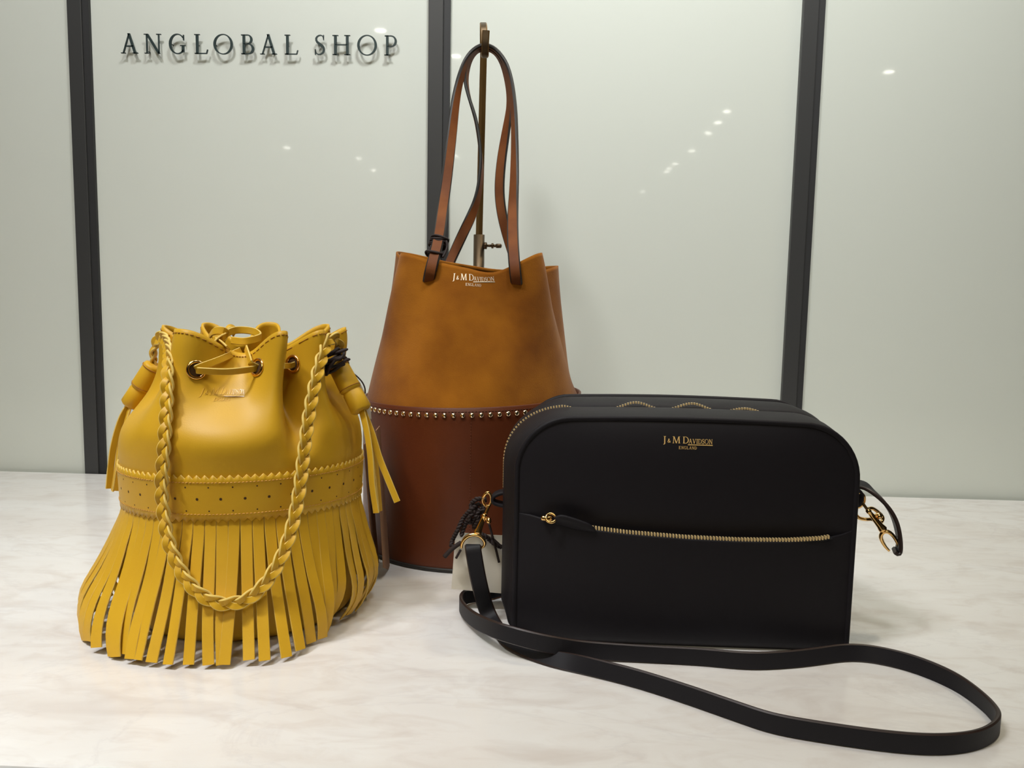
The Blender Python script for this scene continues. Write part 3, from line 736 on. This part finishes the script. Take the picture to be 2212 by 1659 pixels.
# dark cord wound round the left handle
g = G()
for k, (px, py, q) in enumerate([(950, 516, 0), (949, 520, 2), (948, 524, 1), (946, 528, 3), (945, 532, 2), (938, 549, 1)]):
    c = ony(px, py, yl+.014 if py < 540 else yl+.004); ax = nrm(ony(952, 490, yl+.02)-ony(938, 556, yl))
    u = nrm(np.cross([0, 1, 0], ax)); v = np.cross(ax, u)
    P = np.array([c+.0082*cos(a)*u+.0046*sin(a)*v+ax*.0008*sin(2*a+q) for a in np.linspace(0, 2*pi, 40, endpoint=False)])
    obj('wound_cord', *tube(P, 0.0013, 7, True), M_CORD, bb)
obj('wound_cord', *tube(catmull([ony(964, 520, yl+.008), ony(966, 532, yl+.006), ony(962, 545, yl+.003), ony(956, 556, yl+.0)], 20), .0012, 7), M_CORD, bb)
obj('wound_cord', *tube(catmull([ony(932, 530, yl+.008), ony(927, 542, yl+.006), ony(928, 551, yl+.003), ony(932, 550, yl+.003)], 20), .0012, 7), M_CORD, bb)

# ================================================================== black crossbody bag
KX, KW, KY, KH, KD = 0.1059, 0.1258, 0.6140, 0.1730, 0.094     # centre x, half width, front y, height, depth
kb = empty('crossbody_bag', (KX, KY+KD/2, 0.0), 'black leather box crossbody bag with gold zips and a long shoulder strap', 'handbag')
RC, RBt = 0.041, 0.008
def kprof(n_c=14):
    """closed rounded outline (x,z), counter-clockwise from bottom left"""
    P = []
    def arc(cx, cz, r, a0, a1):
        for a in np.linspace(radians(a0), radians(a1), n_c): P.append((cx+r*cos(a), cz+r*sin(a)))
    arc(KX+KW-RBt, RBt, RBt, -90, 0); 
    for f in np.linspace(0.1, .9, 9): P.append((KX+KW, RBt+(KH-RC-RBt)*f))
    arc(KX+KW-RC, KH-RC, RC, 0, 90)
    for f in np.linspace(0.05, .95, 17): P.append((KX+KW-RC-(2*KW-2*RC)*f, KH+0.0015*sin(pi*f)))
    arc(KX-KW+RC, KH-RC, RC, 90, 180)
    for f in np.linspace(0.1, .9, 9): P.append((KX-KW, KH-RC-(KH-RC-RBt)*f))
    arc(KX-KW+RBt, RBt, RBt, 180, 270)
    for f in np.linspace(0.05, .95, 17): P.append((KX-KW+RBt+(2*KW-2*RBt)*f, 0))
    return np.array(P)
KP = kprof(); nK = len(KP)
ctr = np.array([KX, KH/2])
def knorm(P):
    T = np.roll(P, -1, 0)-np.roll(P, 1, 0); T /= np.linalg.norm(T, axis=1, keepdims=True); return np.stack([T[:, 1], -T[:, 0]], 1)
KN = knorm(KP)
topw = smooth01((KP[:, 1]-0.09)/0.06)            # the zipped part of the gusset
kside = np.clip(-KN[:, 0], 0, 1)**2*smooth01(KP[:, 1]/0.014)+0.45*np.clip(KN[:, 0], 0, 1)**2*smooth01(KP[:, 1]/0.014)
def kbulge(f): return 0.0115*sin(pi*min(1, max(0, f)))**0.8*kside if 0 < f < 1 else 0*kside
# gusset with a groove for the zip
rows = []
for f, o in [(0.0, 0.0), (0.03, 0.001), (0.15, 0.0022), (0.33, 0.0022), (0.45, 0.0012), (0.475, 0.0002), (0.482, -0.0035), (0.518, -0.0035), (0.525, 0.0002), (0.55, 0.0014), (0.67, 0.003), (0.85, 0.0025), (0.97, 0.001), (1.0, 0.0)]:
    oo = np.where((abs(f-.5) < 0.03), o*topw+0.0012*(1-topw), o)
    oo = np.where(KP[:, 1] < 0.004, np.minimum(oo, 0.0)*0, oo)
    oo = oo+kbulge(f)
    lift = 0.0045*f*topw*np.clip(KN[:, 1], 0, 1)
    q = KP+KN*oo[:, None]; rows.append(np.stack([q[:, 0], np.full(nK, KY+KD*f), q[:, 1]+lift], 1))
gus = obj('gusset', np.concatenate(rows), gridF(nK, len(rows), True), M_BLACK, kb)
# zip teeth running round the top
def ktop(s, f, o):
    """point on outline at param s(index float) depth f"""
    i = int(s) % nK; j = (i+1) % nK; t = s-int(s); p = KP[i]*(1-t)+KP[j]*t; n = KN[i]*(1-t)+KN[j]*t; o = o+(kbulge(f)[i]*(1-t)+kbulge(f)[j]*t)
    return np.array([p[0]+n[0]*o, KY+KD*f, p[1]+n[1]*o+0.0045*f*max(0, n[1])])
S = np.r_[0, np.cumsum(np.linalg.norm(np.diff(np.vstack([KP, KP[:1]]), axis=0), axis=1))]
i0 = [i for i in range(nK) if KP[i, 0] > KX and KP[i, 1] > 0.115][0]; i1 = [i for i in range(nK) if KP[i, 0] < KX and KP[i, 1] > 0.105][-1]
g = G()
for s in np.arange(S[i0], S[i1], 0.0021):
    si = np.interp(s, S, np.arange(nK+1)); p = ktop(si, .5, 0)
    lx = (p[0]-KX)/KW
    o = -0.0022
    # the two flaps gape a little here and there, so the teeth ride up
    o += 0.0062*max(exp(-((lx+.27)/.11)**2), exp(-((lx-.085)/.11)**2), 0.62*exp(-((lx-.42)/.10)**2))
    if lx < -0.62: o += 0.0034*smooth01((-lx-.62)/.12)
    a = ktop(si-.02, .5, o); b = ktop(si+.02, .5, o); T_ = nrm(b-a); n_ = nrm(np.cross([0, 1, 0], T_))
    R_ = np.stack([T_, [0, 1, 0], n_], 1); g.add(*box(p*0+ktop(si, .5, o), (0.0012, 0.0024, 0.0016), R_))
g.obj('top_zip_teeth', M_TEETH, gus, smooth=False, kind='stuff')
# front panel with the pocket ledge
def khw(z):
    if z > KH-RC: return KW-RC+sqrt(max(0, RC*RC-(z-(KH-RC))**2))
    if z < RBt: return KW-RBt+sqrt(max(0, RBt*RBt-(RBt-z)**2))
    return KW
def zpk(u):                                       # pocket line height along u in -1..1
    return float(np.interp(u, [-1, -.92, -.8, -.6, -.35, 0, .3, .6, .8, .93, 1], [.1000, .0995, .0965, .0925, .0895, .0872, .0865, .0870, .0885, .0915, .0945]))
def dome(u, z):
    zz = (z-KH*0.5)/(KH*.5); return 0.0065*(1-abs(u)**3.5)*(1-min(1, abs(zz))**(6 if zz > 0 else 24))
def kfront(u, z, which):
    zp = zpk(u); b = KY-0.0008-dome(u, z); e = 1-abs(u)**6
    if which == 'up': b += 0.0030*e*exp(-((z-zp)/0.012)**2)
    else: b -= 0.0052*e*exp(-((zp-z)/0.050)**2)*(1-abs(u)**5)
    return b
UN = 61; us = np.sin(np.linspace(-pi/2, pi/2, UN)*0.92)/sin(pi/2*.92)
def krow(f, which):
    R = []
    for u in us:
        zp = zpk(u); z = zp+(KH-zp)*f if which == 'up' else zp*f
        hw = khw(z); R.append((KX+u*hw, kfront(u, z, which), z))
    return R
fs = 1-(1-np.linspace(0, 1, 26))**1.3
rows = [krow(f, 'up') for f in fs]
obj('front_panel', np.array(rows).reshape(-1, 3), gridF(UN, len(rows)), M_BLACK, kb)
rows = [krow(f, 'lo') for f in np.linspace(0, .985, 24)]+[krow(1.0, 'lo')]
rim = [(x, y+0.0022*(1-abs(u)**6), z+0.0004) for (x, y, z), u in zip(rows[-1], us)]
rim2 = [(x, y+0.0022*(1-abs(u)**6), z-0.003) for (x, y, z), u in zip(rows[-1], us)]
rows += [rim, rim2]
pk = obj('front_pocket', np.array(rows).reshape(-1, 3), gridF(UN, len(rows)), M_BLACK, kb)
g = G(); u_s = np.linspace(-.80, .86, 100)
Pz = np.array([(KX+u*KW, kfront(u, zpk(u), 'lo')*.45+kfront(u, zpk(u), 'up')*.55, zpk(u)) for u in u_s])
Vv, Ff, Mm = ribbon(Pz+np.array([0, 0.0010, -.0004]), np.array([[0, 1, .1]]*100), 0.0095, 0.0006); obj('zip_tape', Vv, Ff, M_TAPE, kb)
Lz = np.r_[0, np.cumsum(np.linalg.norm(np.diff(Pz, axis=0), axis=1))]
for s in np.arange(0.021, Lz[-1]-.002, 0.0023):
    p = np.array([np.interp(s, Lz, Pz[:, c]) for c in range(3)])
    g.add(*box(p+(0, -.0022, .0011), (0.0012, 0.0034, 0.0024), None))
g.obj('zip_teeth', M_TEETH, kb, smooth=False, kind='stuff')
sp = np.array([np.interp(0.006, Lz, Pz[:, c]) for c in range(3)])
yq = sp[1]-.004
zs = obj('zip_slider', *box(ony(1181, 1119, yq), (0.0085, 0.0045, 0.0038), None, .0012), M_GOLD, kb)
obj('slider_ring', *torus(ony(1190, 1119, yq-.003), (0.1, -.7, .6), .0036, .0011, 20, 8), M_GOLD, zs)
# leather pull tab: a leaf shape
pt = [(1197, 1121, .3), (1210, 1122, .9), (1228, 1127, 1.0), (1248, 1133, .95), (1266, 1138, .8), (1279, 1143, .5), (1286, 1146, .15)]
P = catmull([list(ony(a, b, yq-.003-.001*(a-1197)/80))+[c*.0098] for a, b, c in pt], 24)
Vv, Ff, Mm = ribbon(P[:, :3], np.array([[.35, -.55, 1]]*24), P[:, 3], .0026); obj('pull_tab', Vv, Ff, M_BLACK, zs)
# back panel
UNb = 31; ub = np.linspace(-1, 1, UNb); rows = []
for f in np.linspace(0, 1, 20): rows.append([(KX+u*khw(KH*f), KY+KD+dome(u, KH*f), KH*f+0.0045*smooth01((KH*f-.09)/.06)*0) for u in ub[::-1]])
obj('back_panel', np.array(rows).reshape(-1, 3), gridF(UNb, 20), M_BLACK, kb)
for f, nm in ((0.0, 'piping'), (1.0, 'piping')):
    q = KP+KN*0.0004; zf = 0.0045*f*topw*np.clip(KN[:, 1], 0, 1)
    obj(nm, *tube(np.stack([q[:, 0], np.full(nK, KY+KD*f), np.maximum(q[:, 1]+zf, .0022)], 1), 0.0023, 8, True), M_BLACK, kb)
# gold logo
lp, rp = ony(1433, 957, KY-.006), ony(1540, 957, KY-.006)
def kmap(u, v, o):
    x = lp[0]+(rp[0]-lp[0])*u; z = lp[2]+v*(rp[0]-lp[0]); uu = (x-KX)/khw(z)
    return (x, kfront(uu, z, 'up')-o, z)
prisms(logo_polys(), kmap, -0.0002, 0.0003).obj('gold_logo', M_GOLDP, kb, smooth=False)

# hardware at both ends
def hook_(side):
    if side < 0:
        Y = KY+KD*0.42; q = lambda a, b, dy=0: ony(a, b, Y+dy)
        tab = [q(1096, 1062), q(1080, 1064), q(1066, 1072), q(1068, 1084), q(1096, 1092)]
        dring = [q(1046, 1071, -.003), q(1053, 1064, -.004), q(1059, 1068, -.003), q(1061, 1080, 0), q(1057, 1091, .003), q(1050, 1093, .003), q(1044, 1085, .002), q(1043, 1077, 0)]
        stem = [q(1057, 1091, -.004), q(1053, 1100, -.005), q(1049, 1110, -.006)]
        barrel = (q(1048, 1110, -.006), q(1031, 1153, -.007))
        shoe = [q(997, 1184, -.008), q(998, 1175, -.008), q(1004, 1164, -.008), q(1014, 1157, -.008), q(1026, 1155, -.008), q(1036, 1158, -.008), q(1043, 1164, -.008), q(1047, 1172, -.008), q(1045, 1180, -.008), q(1039, 1183, -.008)]
        knob = q(1055, 1120, -.006)
    else:
        Y = KY+KD*0.5; q = lambda a, b, dy=0: ony(a, b, Y+dy)
        tab = [q(1838, 1050), q(1852, 1058), q(1858, 1070), q(1852, 1085), q(1838, 1095)]
        dring = [q(1850, 1066, -.004), q(1859, 1065, -.004), q(1866, 1072, -.002), q(1866, 1084, 0), q(1858, 1094, .002), q(1848, 1094, .003), q(1843, 1080, .002)]
        stem = [q(1861, 1083, -.004), q(1867, 1092, -.005), q(1876, 1104, -.006)]
        barrel = (q(1873, 1100, -.006), q(1910, 1147, -.007))
        shoe = [q(1941, 1180, -.010), q(1936, 1168, -.010), q(1929, 1157, -.009), q(1919, 1149, -.008), q(1909, 1149, -.007), q(1903, 1157, -.005), q(1905, 1168, -.003), q(1912, 1180, -.002), q(1921, 1190, -.002)]
        knob = q(1898, 1110, -.006)
    obj('ring_tab', *(lambda r: (r[0], r[1]))(ribbon(catmull(tab, 20), np.array([[0, 1, 0]]*20), .012, .0028)), M_BLACK, kb)
    obj('d_ring', *tube(catmull(dring, 40, True)[:-1], .0013, 8, True), M_GOLD, kb)
    g = G()
    g.add(*tube(catmull(stem, 12), .0012, 8))
    b0, b1 = barrel
    g.add(*lathe_axis(b0, b1, [(0, .0012), (.03, .0020), (.12, .0022), (.16, .0017), (.3, .0020), (.75, .0026), (.86, .0032), (.93, .0034), (1, .0022)], 14))
    g.add(*tube(catmull(shoe, 36), [.0010+.0007*sin(pi*i/35) for i in range(36)], 8))
    k0 = barrel[0]*.7+barrel[1]*.3
    g.add(*tube(catmull([k0, k0*.4+knob*.6, knob, knob+(0.0006, -.001, -.004)], 12), [.0010]*6+[.0016, .0020, .0022, .0022, .0018, .0008], 8))
    if side > 0:
        g.add(*tube(catmull([q(1846, 1108, .004), q(1856, 1119, .004), q(1872, 1122, .003), q(1884, 1122, 0), q(1895, 1130, -.004), q(1902, 1140, -.006)], 20), [.0014]*20, 8))
        g.add(*tube(catmull([q(1872, 1100, .0), q(1884, 1098, .002), q(1899, 1108, .002), q(1907, 1118, .001), q(1904, 1128, -.002), q(1897, 1128, -.004)], 20), [.0014]*20, 8))
    g.obj('snap_hook', M_GOLD, kb)
    return shoe
shoeL = hook_(-1); shoeR = hook_(1)

# shoulder strap, standing on its edge on the marble
SW, ST = 0.0130, 0.0030
def on(px, py, lift=0.0, wd=(0, 0, 1), z0=0.0):
    p = onz(px, py, z0+lift) if lift or z0 else onz(px, py, 0.0)
    wv = np.array(wd, float); up_ = abs(nrm(wv)[2])
    return list(p+np.array([0, 0, SW/2*up_*0.98+ST*.35*(1-up_)]))+list(wv)
YL = shoeL[4][1]
def fr(px, py, Y, wd): return list(ony(px, py, Y))+list(wd)
fx = (1, 0, 0)
rowsS = [fr(1024, 1186, YL+.003, fx), fr(1021, 1176, YL+.002, fx), fr(1020, 1170, YL-.001, fx), fr(1021, 1178, YL-.004, fx), fr(1024, 1200, YL-.005, (1, .05, .05)), fr(1031, 1240, YL-.004, (1, .1, .15)), fr(1040, 1280, YL-.004, (1, .1, .3)), fr(1052, 1320, .650, (1, 0, .5)),
         fr(1072, 1358, .632, (.9, .2, .5)), on(1104, 1397, wd=(.7, .75, .25)), on(1140, 1416, wd=(.4, .9, .2)), on(1172, 1428, wd=(.25, .9, .4)), on(1215, 1442, wd=(0.1, .75, .75)), on(1262, 1455, wd=(0, .4, 1)), on(1372, 1484, wd=(0, .2, 1)), on(1484, 1520, wd=(0, .2, 1)), on(1597, 1560, wd=(0, .15, 1)),
         on(1678, 1586, wd=(0, .12, 1)), on(1825, 1611, wd=(0, .1, 1)), on(1943, 1626, wd=(0, .1, 1)), on(2032, 1630, wd=(0, .1, 1)), on(2105, 1621, wd=(0, 0, 1)), on(2146, 1600, wd=(0, 0, 1)), on(2156, 1578, wd=(0, 0, 1)), on(2143, 1556, wd=(-.1, .1, 1)), on(2118, 1531, wd=(-.1, .2, 1)),
         on(2061, 1490, wd=(-.1, .3, 1)), on(1973, 1452, wd=(-.1, .35, 1)), on(1884, 1430, wd=(0, .35, 1)), on(1825, 1427, wd=(0, .3, 1)), on(1766, 1435, wd=(0, .25, 1)), on(1707, 1442, wd=(0, .2, 1)), on(1619, 1446, wd=(0, .15, 1)), on(1512, 1437, wd=(0, .15, 1)), on(1400, 1431, wd=(0, .15, 1)),
         on(1260, 1421, .002, (0, .12, 1)), on(1176, 1408, .009, (0, .1, 1)), on(1106, 1390, .012, (0, .1, 1)), on(1064, 1376, .011, (0, .1, 1)), on(1020, 1353, .006, (0, .05, 1)), on(996, 1325, .003, (0, 0, 1)), on(1000, 1306, .002, (0, 0, 1)), on(1022, 1301, .001, (0, 0, 1)), on(1060, 1294, .001, (0, 0, 1)), on(1098, 1284, .001, (0, 0, 1))]
yk = KY+KD+.012
last = np.array(rowsS[-1][:3])
for x, z, y in [(0.02, .0072, yk+.010), (0.08, .007, yk+.014), (0.15, .009, yk+.014), (0.20, .03, yk+.010), (0.222, .07, yk+.002), (0.226, .105, yk-.018)]:
    rowsS.append([x, y, z, 0.0 if z < .02 else .6, 0.2, 1 if z < .02 else .3])
YR = shoeR[3][1]
for px, py, dy, wd in [(1852, 1046, .020, (.2, 1, .2)), (1872, 1054, .010, (.1, 1, .1)), (1900, 1074, .004, (.1, 1, .1)), (1924, 1102, .0, (.1, 1, .1)), (1937, 1132, .0, (.1, 1, .1)), (1943, 1165, -.001, (.2, 1, .1)), (1945, 1190, -.002, (.2, 1, .1)), (1938, 1202, -.003, (.2, 1, .1)), (1931, 1197, -.003, (.2, 1, .1)), (1931, 1188, -.002, (.2, 1, .1))]:
    rowsS.append(fr(px, py, YR+dy, wd))
P = relax(catmull(rowsS, 640), 14)
Vv, Ff, Mm = ribbon(P[:, :3], P[:, 3:6], SW, ST)
Vv[:, 2] = np.maximum(Vv[:, 2], 0.0004)
obj('shoulder_strap', Vv, Ff, [M_STRAP, M_BLACKE], kb, mi=Mm, sharp=30)

# price tag at the left end of the black bag
t2 = empty('price_tag', tuple(onz(1040, 1290)), 'cream swing tag on dark cord hanging left of the black bag', 'tag')
Yt = YL+.022
card([ony(975, 1272, Yt), ony(1100, 1283, Yt), ony(1100, 1158, Yt), ony(984, 1150, Yt)], .0008, 'card', t2)
rs = np.random.RandomState(5)
def rope(pts, r=0.0016):
    P = catmull([ony(a, b, Yt-.004-.004*(k % 2)) for k, (a, b) in enumerate(pts)], 60); L_ = np.r_[0, np.cumsum(np.linalg.norm(np.diff(P, axis=0), axis=1))]
    T_ = tang(P); n_ = nrm(np.cross(T_, [0, 1, 0])); b_ = np.cross(T_, n_); g = G()
    for k in range(2):
        ph = 2*pi*L_/0.006+pi*k
        g.add(*tube(P+n_*(r*.6*np.cos(ph))[:, None]+b_*(r*.6*np.sin(ph))[:, None], r*.75, 6))
    g.obj('cord', M_CORD, t2)
rope([(1050, 1080), (1030, 1078), (1018, 1090), (1022, 1104), (1036, 1108), (1046, 1098)])
rope([(1036, 1088), (1018, 1100), (1002, 1118), (990, 1142), (978, 1165), (975, 1180)])
rope([(1030, 1098), (1018, 1112), (1005, 1132), (996, 1158)])
rope([(1044, 1092), (1030, 1112), (1018, 1130), (1014, 1118), (1026, 1104), (1040, 1100)])
rope([(1026, 1100), (1034, 1120), (1022, 1140)])
rope([(1036, 1152), (1048, 1158), (1060, 1168), (1074, 1178), (1084, 1182)])
for pts in ([(996, 1172), (984, 1180), (972, 1190), (960, 1203)], [(995, 1188), (990, 1197), (985, 1206)], [(1056, 1130), (1064, 1160), (1072, 1190), (1078, 1215)], [(1060, 1160), (1074, 1172), (1086, 1184)]):
    obj('cord', *tube(catmull([ony(a, b, Yt-.010) for a, b in pts], 16), .0010 if pts[0][0] != 996 else .0019, 6), M_CORD, t2)

# ------------------------------------------------------------------ ceiling downlights of the shop (seen as reflections in the glass)
lv_, lf_ = lathe_axis((0, 0, 0), (0, 0, -0.01), [(0, .055), (1, .052)], 20); trim_me = mesh('lamp_trim', lv_, lf_, M_TRIM)
lv_, lf_ = lathe_axis((0, 0, -0.010), (0, 0, -0.013), [(0, .036), (1, .034)], 20); glow_me = mesh('lamp_lens', lv_, lf_, M_LAMP)
ORD = ['highest', 'second highest', 'third highest', 'fourth highest', 'fifth highest', 'sixth highest', 'seventh highest', 'lowest']
LAMPS = [(822, 62, 'bright round ceiling downlight mirrored between the last letters of the wall sign'),
         (775, 340, 'ceiling downlight mirrored below the sign, left one of a close pair'),
         (807, 366, 'ceiling downlight mirrored below the sign, right one of a close pair'),
         (620, 317, 'lone faint ceiling downlight mirrored below the middle of the sign'),
         (985, 118, 'ceiling downlight mirrored just right of the middle post beside the strap loop'),
         (984, 335, 'ceiling downlight mirrored between the front straps and the stand rod'),
         (1043, 432, 'ceiling downlight mirrored right behind the stand rod above the thumb screw'),
         (1920, 152, 'ceiling downlight mirrored in the rightmost glass panel')]
LAMPS += [(x, y, 'ceiling downlight mirrored in the third glass panel, %s of its diagonal row' % o) for (x, y), o in
          zip([(1570, 238), (1551, 262), (1530, 285), (1495, 324), (1458, 352), (1446, 362), (1440, 369), (1388, 412)], ORD)]
for px, py, lb in LAMPS:
    h = ony(px, py, YW); d = ray(px, py)*np.array([1, -1, 1]); p = h+d*((CEIL-h[2])/d[2])
    if p[1] < YB+.2 or p[0] < XL+.1 or p[0] > XR-.1: continue
    lo = empty('ceiling_downlight', (p[0], p[1], CEIL), lb, 'lamp', None, 'ceiling downlights')
    for nm, me in (('trim', trim_me), ('lens', glow_me)): inst(nm, me, Matrix.Translation(Vector(p*np.array([1, 1, 0])+np.array([0, 0, CEIL]))), lo)
